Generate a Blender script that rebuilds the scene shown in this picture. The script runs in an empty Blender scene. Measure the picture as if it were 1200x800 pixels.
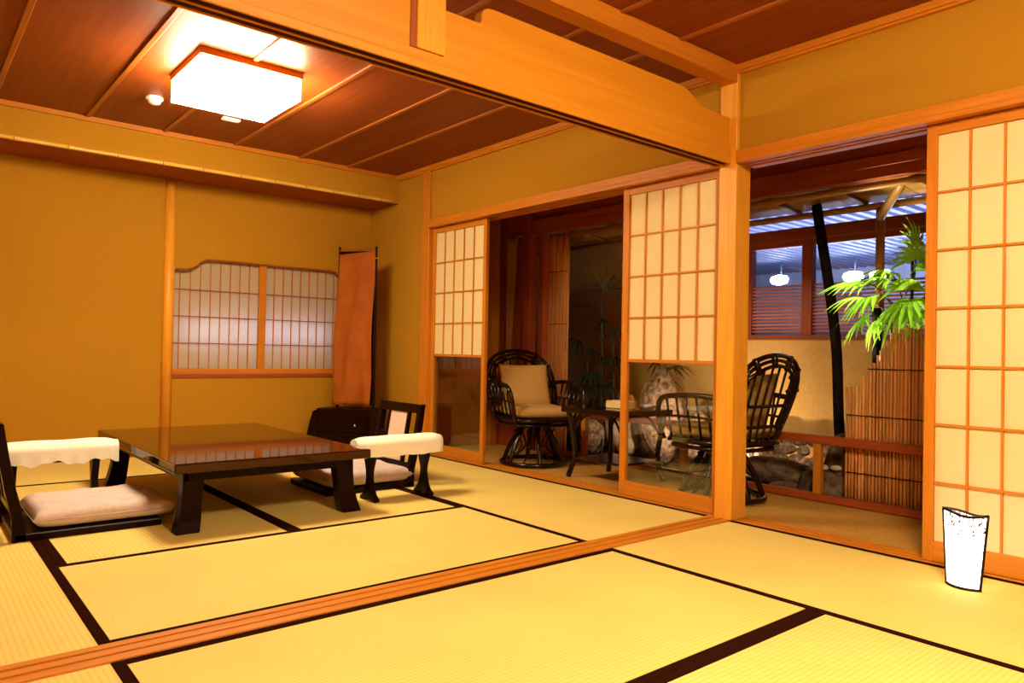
import bpy, bmesh, math, random
from math import sin, cos, pi, radians
from mathutils import Vector, Matrix

C = bpy.context.scene.collection
SC = bpy.context.scene

# ---------------------------------------------------------------- camera
cam_d = bpy.data.cameras.new('camera')
cam_d.sensor_fit = 'HORIZONTAL'; cam_d.sensor_width = 36.0
cam_d.lens = 861.557 / 1200 * 36.0
cam_d.clip_start = 0.02
cam = bpy.data.objects.new('camera', cam_d); C.objects.link(cam)
_rt = Vector((0.76712811, -0.64118335, 0.01995918)); _up = Vector((-0.02432341, 0.00201824, 0.9997021)); _fw = _rt.cross(_up) * -1
_m = Matrix((_rt, _up, _rt.cross(_up))).transposed().to_4x4()
_m.translation = Vector((-3.198, -2.0964, 0.8153))
cam.matrix_world = _m
SC.camera = cam

# ---------------------------------------------------------------- world, exposure
w = bpy.data.worlds.new('night'); SC.world = w; w.use_nodes = True
w.node_tree.nodes['Background'].inputs[0].default_value = (0.02, 0.03, 0.08, 1)
w.node_tree.nodes['Background'].inputs[1].default_value = 0.25
SC.view_settings.view_transform = 'Standard'; SC.view_settings.look = 'None'
SC.view_settings.gamma = 1.0; SC.view_settings.use_curve_mapping = False
SC.view_settings.exposure = 0.0
LAMP = (1.0, 0.82, 0.53)        # colour of the room lamps
LAMP_FAR, LAMP_NEAR = 84.0, 128.0

# ---------------------------------------------------------------- materials
def nodes(m):
    nt = m.node_tree; return nt, nt.nodes, nt.links, nt.nodes['Principled BSDF']
def mat(name, col, rough=0.6, spec=0.5, **kw):
    m = bpy.data.materials.new(name); m.use_nodes = True
    nt, N, L, b = nodes(m)
    b.inputs['Base Color'].default_value = (*col, 1); b.inputs['Roughness'].default_value = rough
    b.inputs['Specular IOR Level'].default_value = spec
    for k, v in kw.items(): b.inputs[k].default_value = v
    return m
def coords(N, L, scale, rnd=True):
    tc = N.new('ShaderNodeTexCoord'); mp = N.new('ShaderNodeMapping'); mp.inputs['Scale'].default_value = scale
    if rnd:
        oi = N.new('ShaderNodeObjectInfo'); mu = N.new('ShaderNodeVectorMath'); mu.operation = 'SCALE'
        cx = N.new('ShaderNodeCombineXYZ')
        for i in range(3): L.new(oi.outputs['Random'], cx.inputs[i])
        L.new(cx.outputs[0], mu.inputs[0]); mu.inputs['Scale'].default_value = 17.0
        ad = N.new('ShaderNodeVectorMath'); ad.operation = 'ADD'
        L.new(tc.outputs['Object'], ad.inputs[0]); L.new(mu.outputs[0], ad.inputs[1]); L.new(ad.outputs[0], mp.inputs['Vector'])
    else: L.new(tc.outputs['Object'], mp.inputs['Vector'])
    return mp
def ramp(N, L, src, stops):
    r = N.new('ShaderNodeValToRGB'); L.new(src, r.inputs[0])
    e = r.color_ramp.elements
    while len(e) < len(stops): e.new(0.5)
    for x, (p, c) in zip(e, stops): x.position = p; x.color = (*c, 1)
    return r
def wood(name, c1, c2, axis='x', rough=0.45, spec=0.4, fine=60, bump=0.15, tone=0.0):
    m = mat(name, c1, rough, spec); nt, N, L, b = nodes(m)
    s = [fine, fine, fine]; s['xyz'.index(axis)] = fine / 22
    mp = coords(N, L, s); n = N.new('ShaderNodeTexNoise'); n.inputs['Scale'].default_value = 1; n.inputs['Detail'].default_value = 5
    n.inputs['Distortion'].default_value = 0.4
    L.new(mp.outputs[0], n.inputs['Vector'])
    r = ramp(N, L, n.outputs['Fac'], [(0.3, c1), (0.72, c2)])
    out = r.outputs[0]
    if tone:
        oi = N.new('ShaderNodeObjectInfo'); hs = N.new('ShaderNodeHueSaturation')
        mr = N.new('ShaderNodeMapRange'); mr.inputs[3].default_value = 1 - tone; mr.inputs[4].default_value = 1 + tone
        L.new(oi.outputs['Random'], mr.inputs[0]); L.new(mr.outputs[0], hs.inputs['Value']); L.new(out, hs.inputs['Color']); out = hs.outputs[0]
    L.new(out, b.inputs['Base Color'])
    bp = N.new('ShaderNodeBump'); bp.inputs['Strength'].default_value = bump; bp.inputs['Distance'].default_value = 0.002
    L.new(n.outputs['Fac'], bp.inputs['Height']); L.new(bp.outputs[0], b.inputs['Normal'])
    return m
def noisy(name, c1, c2, scale=20, rough=0.9, bump=0.3, dist=0.003, spec=0.2, rnd=True, detail=6):
    m = mat(name, c1, rough, spec); nt, N, L, b = nodes(m)
    mp = coords(N, L, (scale,) * 3, rnd); n = N.new('ShaderNodeTexNoise'); n.inputs['Scale'].default_value = 1; n.inputs['Detail'].default_value = detail
    L.new(mp.outputs[0], n.inputs['Vector'])
    r = ramp(N, L, n.outputs['Fac'], [(0.35, c1), (0.68, c2)]); L.new(r.outputs[0], b.inputs['Base Color'])
    bp = N.new('ShaderNodeBump'); bp.inputs['Strength'].default_value = bump; bp.inputs['Distance'].default_value = dist
    L.new(n.outputs['Fac'], bp.inputs['Height']); L.new(bp.outputs[0], b.inputs['Normal'])
    return m

M = {}
M['plaster'] = noisy('plaster', (0.385, 0.178, 0.010), (0.41, 0.193, 0.012), 90, 0.95, 0.12, 0.001, 0.1)
for ax in 'xyz':
    M['hinoki_' + ax] = wood('hinoki_' + ax, (0.44, 0.140, 0.007), (0.55, 0.190, 0.012), ax, 0.5, 0.22)
    M['cedar_' + ax] = wood('cedar_' + ax, (0.22, 0.045, 0.006), (0.32, 0.07, 0.010), ax, 0.55, 0.2)
M['post'] = wood('post_wood', (0.64, 0.25, 0.016), (0.76, 0.34, 0.028), 'z', 0.42, 0.3)
M['beam'] = wood('beam_wood', (0.52, 0.195, 0.008), (0.62, 0.25, 0.014), 'x', 0.5, 0.22, fine=26)
M['ceiling_board'] = wood('ceiling_board', (0.165, 0.028, 0.002), (0.245, 0.048, 0.004), 'y', 0.5, 0.3, fine=34, bump=0.1, tone=0.08)
M['batten'] = wood('ceiling_batten', (0.27, 0.065, 0.008), (0.36, 0.10, 0.014), 'y', 0.35, 0.5)
M['engawa_ceiling'] = wood('engawa_ceiling', (0.20, 0.045, 0.012), (0.28, 0.065, 0.016), 'y', 0.5, 0.3)
M['red_wood'] = wood('red_wood', (0.25, 0.040, 0.006), (0.36, 0.065, 0.011), 'z', 0.45, 0.4)
M['red_wood_y'] = wood('red_wood_y', (0.25, 0.040, 0.006), (0.36, 0.065, 0.011), 'y', 0.45, 0.4)

def tatami(name, c1, c2):
    m = mat(name, c1, 0.75, 0.25); nt, N, L, b = nodes(m)
    tc = N.new('ShaderNodeTexCoord'); sp = N.new('ShaderNodeSeparateXYZ'); L.new(tc.outputs['Object'], sp.inputs[0])
    # local X runs along the mat; ribs lie along it, 16 mm apart
    mu = N.new('ShaderNodeMath'); mu.operation = 'MULTIPLY'; mu.inputs[1].default_value = 2 * pi / 0.0165; L.new(sp.outputs['Y'], mu.inputs[0])
    sn = N.new('ShaderNodeMath'); sn.operation = 'SINE'; L.new(mu.outputs[0], sn.inputs[0])
    mr = N.new('ShaderNodeMapRange'); mr.inputs[1].default_value = -1; mr.inputs[2].default_value = 1; L.new(sn.outputs[0], mr.inputs[0])
    mp = coords(N, L, (500, 25, 1)); n = N.new('ShaderNodeTexNoise'); n.inputs['Scale'].default_value = 1; n.inputs['Detail'].default_value = 3; L.new(mp.outputs[0], n.inputs['Vector'])
    mp2 = coords(N, L, (2.2, 2.2, 2.2)); n2 = N.new('ShaderNodeTexNoise'); n2.inputs['Scale'].default_value = 1; L.new(mp2.outputs[0], n2.inputs['Vector'])
    r1 = ramp(N, L, n.outputs['Fac'], [(0.25, c1), (0.75, c2)])
    r2 = ramp(N, L, n2.outputs['Fac'], [(0.3, (0.92, 0.90, 0.86)), (0.7, (1.0, 1.0, 1.0))])
    r3 = ramp(N, L, mr.outputs[0], [(0.0, (0.90, 0.86, 0.80)), (0.45, (1, 1, 1))])
    x1 = N.new('ShaderNodeMix'); x1.data_type = 'RGBA'; x1.blend_type = 'MULTIPLY'; x1.inputs[0].default_value = 1
    L.new(r1.outputs[0], x1.inputs[6]); L.new(r2.outputs[0], x1.inputs[7])
    x2 = N.new('ShaderNodeMix'); x2.data_type = 'RGBA'; x2.blend_type = 'MULTIPLY'; x2.inputs[0].default_value = 1
    L.new(x1.outputs[2], x2.inputs[6]); L.new(r3.outputs[0], x2.inputs[7]); L.new(x2.outputs[2], b.inputs['Base Color'])
    bp = N.new('ShaderNodeBump'); bp.inputs['Strength'].default_value = 0.35; bp.inputs['Distance'].default_value = 0.0009
    L.new(mr.outputs[0], bp.inputs['Height']); L.new(bp.outputs[0], b.inputs['Normal'])
    return m
M['tatami'] = tatami('tatami', (0.67, 0.50, 0.125), (0.75, 0.57, 0.16))
M['engawa_mat'] = noisy('engawa_carpet', (0.42, 0.20, 0.035), (0.50, 0.25, 0.05), 60, 0.95, 0.3, 0.002, 0.1)
M['heri'] = noisy('border_cloth', (0.016, 0.004, 0.002), (0.026, 0.007, 0.003), 300, 0.9, 0.2, 0.0005, 0.0)
M['lacquer'] = mat('dark_lacquer', (0.008, 0.001, 0.0006), 0.28, 0.10)
M['lacquer_top'] = mat('lacquer_table_top', (0.018, 0.002, 0.001), 0.06, 0.5, **{'Specular Tint': (1, 0.62, 0.35, 1), 'Coat Weight': 0.10, 'Coat Roughness': 0.03})
M['black_wood'] = mat('black_wood', (0.010, 0.002, 0.0015), 0.35, 0.2)
M['rattan'] = mat('dark_rattan', (0.010, 0.002, 0.001), 0.2, 0.35)
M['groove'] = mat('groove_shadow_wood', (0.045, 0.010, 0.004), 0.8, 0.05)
M['seat_cloth'] = noisy('mauve_cushion_cloth', (0.52, 0.40, 0.36), (0.60, 0.47, 0.42), 40, 0.7, 0.25, 0.004, 0.3)
M['white_cloth'] = noisy('white_terry_cover', (0.82, 0.76, 0.62), (0.86, 0.80, 0.67), 180, 0.95, 0.4, 0.002, 0.1)
M['cane'] = noisy('pale_back_cloth', (0.62, 0.42, 0.32), (0.70, 0.50, 0.38), 60, 0.9, 0.2, 0.002, 0.1)
M['beige_cloth'] = noisy('beige_cushion_cloth', (0.44, 0.24, 0.065), (0.50, 0.28, 0.08), 60, 0.85, 0.3, 0.003, 0.2)
M['orange_cloth'] = noisy('orange_mirror_cloth', (0.26, 0.056, 0.002), (0.33, 0.080, 0.003), 9, 0.8, 0.3, 0.004, 0.25)
M['curtain'] = noisy('brown_curtain_cloth', (0.30, 0.12, 0.035), (0.38, 0.16, 0.05), 30, 0.9, 0.2, 0.002, 0.1)
M['steel'] = mat('steel_knob', (0.6, 0.58, 0.55), 0.25, 0.5, Metallic=1.0)
M['white_plastic'] = mat('white_plastic', (0.85, 0.82, 0.72), 0.35, 0.5)
M['bamboo'] = wood('bamboo', (0.50, 0.19, 0.045), (0.66, 0.28, 0.07), 'z', 0.4, 0.45, fine=40, tone=0.22)
M['bamboo_y'] = wood('bamboo_pole_y', (0.60, 0.34, 0.05), (0.74, 0.45, 0.08), 'x', 0.35, 0.5)
M['bamboo_eave'] = wood('bamboo_eave', (0.28, 0.12, 0.022), (0.38, 0.18, 0.035), 'y', 0.4, 0.4)
M['tie'] = mat('black_twine', (0.02, 0.008, 0.006), 0.9, 0.1)
M['slat'] = wood('louvre_slat', (0.42, 0.11, 0.03), (0.54, 0.16, 0.045), 'y', 0.45, 0.4, tone=0.15)
M['garden_wall'] = noisy('cream_garden_plaster', (0.56, 0.33, 0.105), (0.62, 0.38, 0.13), 50, 0.95, 0.2, 0.002, 0.1)
M['rock'] = noisy('mottled_rock', (0.12, 0.065, 0.040), (0.50, 0.33, 0.235), 30, 0.9, 0.8, 0.02, 0.2)
M['dark_rock'] = noisy('dark_rock', (0.05, 0.03, 0.02), (0.20, 0.12, 0.07), 18, 0.9, 0.8, 0.02, 0.2)
M['pale_rock'] = noisy('pale_rock', (0.38, 0.26, 0.18), (0.60, 0.45, 0.32), 10, 0.85, 0.6, 0.01, 0.2)
M['soil'] = noisy('garden_soil', (0.035, 0.022, 0.014), (0.09, 0.055, 0.03), 40, 0.95, 0.8, 0.02, 0.1)
M['bark'] = noisy('black_bark', (0.006, 0.004, 0.004), (0.016, 0.011, 0.009), 40, 0.9, 0.6, 0.01, 0.0)
M['stem'] = mat('palm_stem', (0.035, 0.03, 0.015), 0.7, 0.3)
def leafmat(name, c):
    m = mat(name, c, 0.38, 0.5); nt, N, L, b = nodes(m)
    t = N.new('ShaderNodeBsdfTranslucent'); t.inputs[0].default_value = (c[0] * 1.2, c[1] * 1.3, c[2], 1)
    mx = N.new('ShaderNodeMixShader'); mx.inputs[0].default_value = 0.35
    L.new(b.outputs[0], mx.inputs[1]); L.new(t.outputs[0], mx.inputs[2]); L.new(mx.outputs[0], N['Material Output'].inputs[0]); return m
M['leaf'] = leafmat('green_palm_leaf', (0.28, 0.52, 0.035))
M['leaf_shaded'] = leafmat('shaded_palm_leaf', (0.018, 0.026, 0.008))  # shaded copy of the palm leaf, unlit silhouette put into the colour
M['corrugated'] = mat('canopy_sheet', (0.62, 0.66, 0.84), 0.6, 0.3)
M['canopy_rib'] = mat('canopy_rib', (0.10, 0.11, 0.18), 0.6, 0.3)
M['grey_wall'] = noisy('grey_outer_wall', (0.30, 0.33, 0.42), (0.36, 0.39, 0.48), 5, 0.9, 0.1, 0.002, 0.1)
M['asphalt'] = noisy('asphalt', (0.05, 0.05, 0.06), (0.09, 0.09, 0.10), 60, 0.9, 0.4, 0.004, 0.2)

def paper_mat(name, c, tr=0.45):
    m = mat(name, c, 0.9, 0.1); nt, N, L, b = nodes(m)
    mp = coords(N, L, (30, 30, 30)); n = N.new('ShaderNodeTexNoise'); n.inputs['Scale'].default_value = 1; n.inputs['Detail'].default_value = 5
    L.new(mp.outputs[0], n.inputs['Vector'])
    r = ramp(N, L, n.outputs['Fac'], [(0.3, tuple(v * 0.96 for v in c)), (0.7, c)]); L.new(r.outputs[0], b.inputs['Base Color'])
    t = N.new('ShaderNodeBsdfTranslucent'); L.new(r.outputs[0], t.inputs[0])
    mx = N.new('ShaderNodeMixShader'); mx.inputs[0].default_value = tr
    L.new(b.outputs[0], mx.inputs[1]); L.new(t.outputs[0], mx.inputs[2]); L.new(mx.outputs[0], N['Material Output'].inputs[0]); return m
M['paper'] = paper_mat('shoji_paper', (0.84, 0.69, 0.37), 0.25)
M['paper_win'] = paper_mat('window_shoji_paper', (0.66, 0.52, 0.30), 0.5)
def glass_mat():
    m = bpy.data.materials.new('clear_glass'); m.use_nodes = True; nt = m.node_tree; N = nt.nodes; L = nt.links; N.clear()
    o = N.new('ShaderNodeOutputMaterial'); t = N.new('ShaderNodeBsdfTransparent'); t.inputs[0].default_value = (0.95, 0.97, 0.95, 1)
    g = N.new('ShaderNodeBsdfGlossy'); g.inputs['Roughness'].default_value = 0.01; g.inputs['Color'].default_value = (1, 1, 1, 1)
    lw = N.new('ShaderNodeLayerWeight'); lw.inputs[0].default_value = 0.5
    pw_ = N.new('ShaderNodeMath'); pw_.operation = 'POWER'; pw_.inputs[1].default_value = 5; L.new(lw.outputs['Facing'], pw_.inputs[0])
    f = N.new('ShaderNodeMath'); f.operation = 'MULTIPLY_ADD'; f.inputs[1].default_value = 0.95; f.inputs[2].default_value = 0.055; L.new(pw_.outputs[0], f.inputs[0]); mx = N.new('ShaderNodeMixShader')
    L.new(f.outputs[0], mx.inputs[0]); L.new(t.outputs[0], mx.inputs[1]); L.new(g.outputs[0], mx.inputs[2]); L.new(mx.outputs[0], o.inputs[0]); return m
M['glass'] = glass_mat()
def emit(name, c, s):
    m = bpy.data.materials.new(name); m.use_nodes = True; nt = m.node_tree; N = nt.nodes; L = nt.links
    b = N['Principled BSDF']; b.inputs['Base Color'].default_value = (0.8, 0.8, 0.75, 1)
    b.inputs['Emission Color'].default_value = (*c, 1); b.inputs['Emission Strength'].default_value = s; return m
M['flood'] = emit('flood_lamp_face', (0.75, 0.82, 1.0), 60)
M['tube'] = emit('fluorescent_tube', (0.14, 0.25, 1.0), 130)
def andon_mat():
    m = emit('andon_paper', (1.0, 0.86, 0.72), 4.0); nt = m.node_tree; N = nt.nodes; L = nt.links; b = N['Principled BSDF']
    tc = N.new('ShaderNodeTexCoord'); n = N.new('ShaderNodeTexNoise'); n.inputs['Scale'].default_value = 85; n.inputs['Detail'].default_value = 3
    L.new(tc.outputs['Object'], n.inputs['Vector'])
    sp = N.new('ShaderNodeSeparateXYZ'); L.new(tc.outputs['Object'], sp.inputs[0])
    mr = N.new('ShaderNodeMapRange'); mr.inputs[1].default_value = 0.13; mr.inputs[2].default_value = 0.26; mr.inputs[3].default_value = -0.09; mr.inputs[4].default_value = 0.085
    L.new(sp.outputs['Z'], mr.inputs[0]); ad = N.new('ShaderNodeMath'); L.new(n.outputs['Fac'], ad.inputs[0]); L.new(mr.outputs[0], ad.inputs[1])
    r = ramp(N, L, ad.outputs[0], [(0.57, (1.0, 0.86, 0.74)), (0.63, (0.03, 0.010, 0.006))]); L.new(r.outputs[0], b.inputs['Emission Color']); L.new(r.outputs[0], b.inputs['Base Color'])
    return m
M['andon'] = andon_mat()

# ---------------------------------------------------------------- mesh builder
class MB:
    def __init__(s): s.v = []; s.f = []; s.sm = []
    def add(s, v, f, smooth=False):
        n = len(s.v); s.v += [tuple(p) for p in v]; s.f += [tuple(i + n for i in q) for q in f]; s.sm += [smooth] * len(f); return s
    def box(s, x0, x1, y0, y1, z0, z1):
        x0, x1 = min(x0, x1), max(x0, x1); y0, y1 = min(y0, y1), max(y0, y1); z0, z1 = min(z0, z1), max(z0, z1)
        return s.add([(x0, y0, z0), (x1, y0, z0), (x1, y1, z0), (x0, y1, z0), (x0, y0, z1), (x1, y0, z1), (x1, y1, z1), (x0, y1, z1)],
                     [(0, 3, 2, 1), (4, 5, 6, 7), (0, 1, 5, 4), (1, 2, 6, 5), (2, 3, 7, 6), (3, 0, 4, 7)])
    def prism(s, prof, a0, a1, axis='y'):
        # prof: list of 2-D points; extruded along axis from a0 to a1
        def P(p, a):
            return {'x': (a, p[0], p[1]), 'y': (p[0], a, p[1]), 'z': (p[0], p[1], a)}[axis]
        n = len(prof); v = [P(p, a0) for p in prof] + [P(p, a1) for p in prof]
        return s.add(v, [tuple(range(n)), tuple(range(2 * n - 1, n - 1, -1))] + [(i, i + n, (i + 1) % n + n, (i + 1) % n) for i in range(n)])
    def tube(s, pts, r, seg=8, cap=True, closed=False):
        pts = [Vector(p) for p in pts]; n = len(pts); rr = r if isinstance(r, (list, tuple)) else [r] * n
        ring = []; up = None
        for i in range(n):
            a = pts[(i - 1) % n] if closed or i else pts[0]; b = pts[(i + 1) % n] if closed or i < n - 1 else pts[-1]
            t = (b - a).normalized()
            if up is None: up = Vector((0, 0, 1)) if abs(t.z) < 0.9 else Vector((1, 0, 0))
            x = t.cross(up).normalized(); up = x.cross(t).normalized()
            ring += [pts[i] + (x * cos(2 * pi * k / seg) + up * sin(2 * pi * k / seg)) * rr[i] for k in range(seg)]
        f = []
        for i in range(n if closed else n - 1):
            j = (i + 1) % n
            for k in range(seg): f.append((i * seg + k, i * seg + (k + 1) % seg, j * seg + (k + 1) % seg, j * seg + k))
        s.add(ring, f, True)
        if cap and not closed: s.add(ring[:seg], [tuple(range(seg))]); s.add(ring[-seg:], [tuple(reversed(range(seg)))])
        return s
    def lathe(s, prof, seg=24, c=(0, 0, 0)):
        v = []; n = len(prof)
        for r, z in prof: v += [(c[0] + r * cos(2 * pi * k / seg), c[1] + r * sin(2 * pi * k / seg), c[2] + z) for k in range(seg)]
        f = [(i * seg + k, i * seg + (k + 1) % seg, (i + 1) * seg + (k + 1) % seg, (i + 1) * seg + k) for i in range(n - 1) for k in range(seg)]
        s.add(v, f, True); s.add(v[:seg], [tuple(reversed(range(seg)))]); return s.add(v[-seg:], [tuple(range(seg))])
    def grid(s, fn, nu, nv, smooth=True, closed_v=False):
        v = [fn(i / nu, j / nv) for i in range(nu + 1) for j in range(nv + 1)]
        return s.add(v, [(i * (nv + 1) + j, (i + 1) * (nv + 1) + j, (i + 1) * (nv + 1) + j + 1, i * (nv + 1) + j + 1) for i in range(nu) for j in range(nv)], smooth)
    def mesh(s, name, m, off=(0, 0, 0)):
        me = bpy.data.meshes.new(name); me.from_pydata([(p[0] - off[0], p[1] - off[1], p[2] - off[2]) for p in s.v], [], s.f)
        me.polygons.foreach_set('use_smooth', s.sm); me.validate(); 
        bm = bmesh.new(); bm.from_mesh(me); bmesh.ops.remove_doubles(bm, verts=bm.verts, dist=1e-6) if any(s.sm) else None
        bmesh.ops.recalc_face_normals(bm, faces=bm.faces); bm.to_mesh(me); bm.free()
        me.materials.append(m); return me
    def build(s, name, m, parent=None, bevel=0, world=True, seg=1):
        """world=True: vertices are world coordinates, the origin goes to the middle of the piece."""
        lo = [min(p[i] for p in s.v) for i in range(3)]; hi = [max(p[i] for p in s.v) for i in range(3)]
        o = [(a + b) / 2 for a, b in zip(lo, hi)] if world else [0, 0, 0]
        if world and parent is None: o[2] = lo[2]
        ob = bpy.data.objects.new(name, s.mesh(name, m, o)); C.objects.link(ob)
        if parent is not None:
            ob.parent = parent
            if world: ob.location = Vector(o) - wloc(parent)
        else: ob.location = o
        if bevel:
            bv = ob.modifiers.new('bevel', 'BEVEL'); bv.width = bevel; bv.segments = seg; bv.limit_method = 'ANGLE'; bv.angle_limit = radians(40)
        return ob
def wloc(o):
    l = Vector(o.location)
    while o.parent: o = o.parent; l += Vector(o.location)
    return l
def empty(name, loc=(0, 0, 0), rz=0):
    o = bpy.data.objects.new(name, None); o.location = loc; o.rotation_euler = (0, 0, rz); o.empty_display_size = 0.1; C.objects.link(o); return o
def tag(o, label, cat, group=None):
    o['label'] = label; o['category'] = cat
    if group: o['group'] = group
    return o
def thing(name, label, cat, loc=(0, 0, 0), rz=0, group=None): return tag(empty(name, loc, rz), label, cat, group)
def struct(o, label=None, cat=None):
    o['kind'] = 'structure'
    if label: o['label'] = label
    if cat: o['category'] = cat
    return o
def inst(src, parent=None, loc=None, name=None):
    o = src.copy(); C.objects.link(o)
    if parent is not None: o.parent = parent
    if loc is not None: o.location = loc
    return o
def dup(root, loc, rz, label=None, group=None):
    r = root.copy(); C.objects.link(r); r.location = loc; r.rotation_euler = (0, 0, rz)
    if label: r['label'] = label
    if group: r['group'] = group
    for ch in list(root.children):
        c = ch.copy(); C.objects.link(c); c.parent = r
        for g in list(ch.children):
            d = g.copy(); C.objects.link(d); d.parent = c
    return r
def smooth_path(P, n=6, closed=False):
    P = [Vector(p) for p in P]; out = []; N = len(P)
    for i in range(N if closed else N - 1):
        if closed: p0, p1, p2, p3 = P[(i - 1) % N], P[i], P[(i + 1) % N], P[(i + 2) % N]
        else: p0, p1, p2, p3 = P[max(i - 1, 0)], P[i], P[i + 1], P[min(i + 2, N - 1)]
        for k in range(n):
            t = k / n
            out.append(0.5 * ((2 * p1) + (-p0 + p2) * t + (2 * p0 - 5 * p1 + 4 * p2 - p3) * t * t + (-p0 + 3 * p1 - 3 * p2 + p3) * t ** 3))
    if not closed: out.append(P[-1])
    return out

# ---------------------------------------------------------------- dimensions
X0, Y0, YB = -3.64, -3.64, 3.76      # left wall, wall behind camera, far wall
RV = 0.129                            # far side of the threshold rail
ZC = 2.27

# ================================================================= SETTING
# --- tatami floor
fl = struct(MB().box(X0 - .1, 0.0, Y0 - .1, YB + .1, -0.08, -0.012).build('floor', M['soil']), 'tatami floor of the two joined rooms', 'floor')
def mat_piece(cx, cy, along, ln=1.818, wd=0.908, b1=True, b2=True):
    """one mat; local X is its long side; cloth border strips on the two long sides"""
    o = bpy.data.objects.new('tatami_mat', MB().box(-ln / 2, ln / 2, -wd / 2, wd / 2, -0.012, 0.0).mesh('tatami_mat', M['tatami'])); C.objects.link(o)
    o.parent = fl; o.location = Vector((cx, cy, 0)) - wloc(fl); o.rotation_euler = (0, 0, 0 if along == 'x' else pi / 2)
    for s in (-1, 1):
        y0, y1 = (wd / 2 - 0.031, wd / 2 + 0.0002) if s > 0 else (-wd / 2 - 0.0002, -wd / 2 + 0.031)
        b = bpy.data.objects.new('border', MB().box(-ln / 2, ln / 2, y0, y1, -0.004, 0.0016).mesh('border', M['heri'])); C.objects.link(b); b.parent = o
    return o
A, B = 0.91, 1.82
fy = RV
mat_piece(-A / 2, fy + B / 2, 'y'); mat_piece(-A / 2, fy + B * 1.5, 'y')
mat_piece(-A - B / 2, fy + A / 2, 'x'); mat_piece(-A - A / 2, fy + A + B / 2, 'y'); mat_piece(-A - A * 1.5, fy + A + B / 2, 'y')
mat_piece(-A - B / 2, fy + A + B + A / 2, 'x')
mat_piece(-A - B - A / 2, fy + B / 2, 'y'); mat_piece(-A - B - A / 2, fy + B * 1.5, 'y')
mat_piece(-A / 2, -B / 2, 'y'); mat_piece(-A / 2, -B * 1.5, 'y')
mat_piece(-A - B / 2, -A / 2, 'x'); mat_piece(-A - B / 2, -A * 1.5, 'x'); mat_piece(-A - B / 2, -A * 2.5, 'x'); mat_piece(-A - B / 2, -A * 3.5, 'x')
mat_piece(-A - B - A / 2, -B / 2, 'y'); mat_piece(-A - B - A / 2, -B * 1.5, 'y')
# threshold rail between the rooms: three raised strips, two grooves
th = MB().box(X0, 0, 0, RV, -0.012, 0.0015)
for a, b in ((0, .030), (.050, .078), (.098, RV)): th.box(X0, 0, a, b, 0.0015, 0.006)
struct(th.build('trim_1', M['hinoki_x'], bevel=.001), 'wooden threshold rail with sliding grooves across the floor', 'threshold')
# sill along the veranda
for i, (a, b) in enumerate(((-3.64, 0.0), (0.1, 2.77))):
    sl = MB().box(0.0, 0.155, a, b, -0.05, -0.003)
    for p, q in ((0.006, .030), (.058, .075), (.103, .152)): sl.box(p, q, a, b, -0.003, 0.003)
    struct(sl.build('trim_%d' % (2 + i), M['hinoki_y'], bevel=.001), ('wooden sill rail at the foot of the %s opening' % ('right' if i == 0 else 'far')), 'sill')

# --- walls
struct(MB().box(X0 - .1, X0, Y0, YB + .1, -.05, ZC).build('wall_left', M['plaster']), 'plain ochre plaster wall at the left side', 'wall')
struct(MB().box(X0 - .1, .1, Y0 - .1, Y0, -.05, ZC).build('wall_front', M['plaster']), 'plain ochre plaster wall behind the viewer', 'wall')
wr = empty('wall_right', (0.05, 0, 0)); struct(wr, 'ochre plaster wall above and beside the sliding doors', 'wall')
MB().box(0.012, 0.10, 2.87, YB + .08, 0, ZC).build('plaster_panel', M['plaster'], wr)
MB().box(0.012, 0.10, 0.10, 2.77, 1.842, ZC).build('plaster_panel', M['plaster'], wr)
MB().box(0.012, 0.10, Y0, 0.0, 1.842, ZC).build('plaster_panel', M['plaster'], wr)
MB().box(0.012, 0.10, Y0, -1.80, 0.0, 1.78).build('plaster_panel', M['plaster'], wr)
wb = empty('wall_back', (-1.8, YB, 0)); struct(wb, 'ochre plaster back wall with a cut-out window opening', 'wall')
yb0, yb1 = YB - .02, YB + .06
MB().box(X0, -1.62, yb0, yb1, 0, ZC).build('plaster_panel', M['plaster'], wb)
MB().box(-0.28, 0.012, yb0, yb1, 0, ZC).build('plaster_panel', M['plaster'], wb)
MB().box(-1.62, -0.28, yb0, yb1, 0, 0.57).build('plaster_panel', M['plaster'], wb)
prof = [(-1.62, ZC), (-1.62, 1.39), (-1.54, 1.392), (-1.50, 1.402), (-1.47, 1.42), (-1.445, 1.445), (-1.42, 1.466), (-1.385, 1.479), (-1.33, 1.482),
        (-0.36, 1.482), (-0.325, 1.476), (-0.30, 1.462), (-0.28, 1.44), (-0.28, ZC)]
MB().prism(prof, yb0, yb1, 'y').build('plaster_panel', M['plaster'], wb)
# dark lining of the opening (thin bent board following the cut-out)
edge = prof[1:-1]
lin = MB(); t = 0.012
for (a, b) in zip(edge[:-1], edge[1:]):
    lin.add([(a[0], yb0 + .012, a[1]), (b[0], yb0 + .012, b[1]), (b[0], yb1, b[1]), (a[0], yb1, a[1]),
             (a[0], yb0 + .012, a[1] - t), (b[0], yb0 + .012, b[1] - t), (b[0], yb1, b[1] - t), (a[0], yb1, a[1] - t)],
            [(0, 1, 2, 3), (4, 7, 6, 5), (0, 4, 5, 1), (1, 5, 6, 2), (2, 6, 7, 3), (3, 7, 4, 0)])
lin.build('opening_lining', M['cedar_x'], wb)

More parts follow.
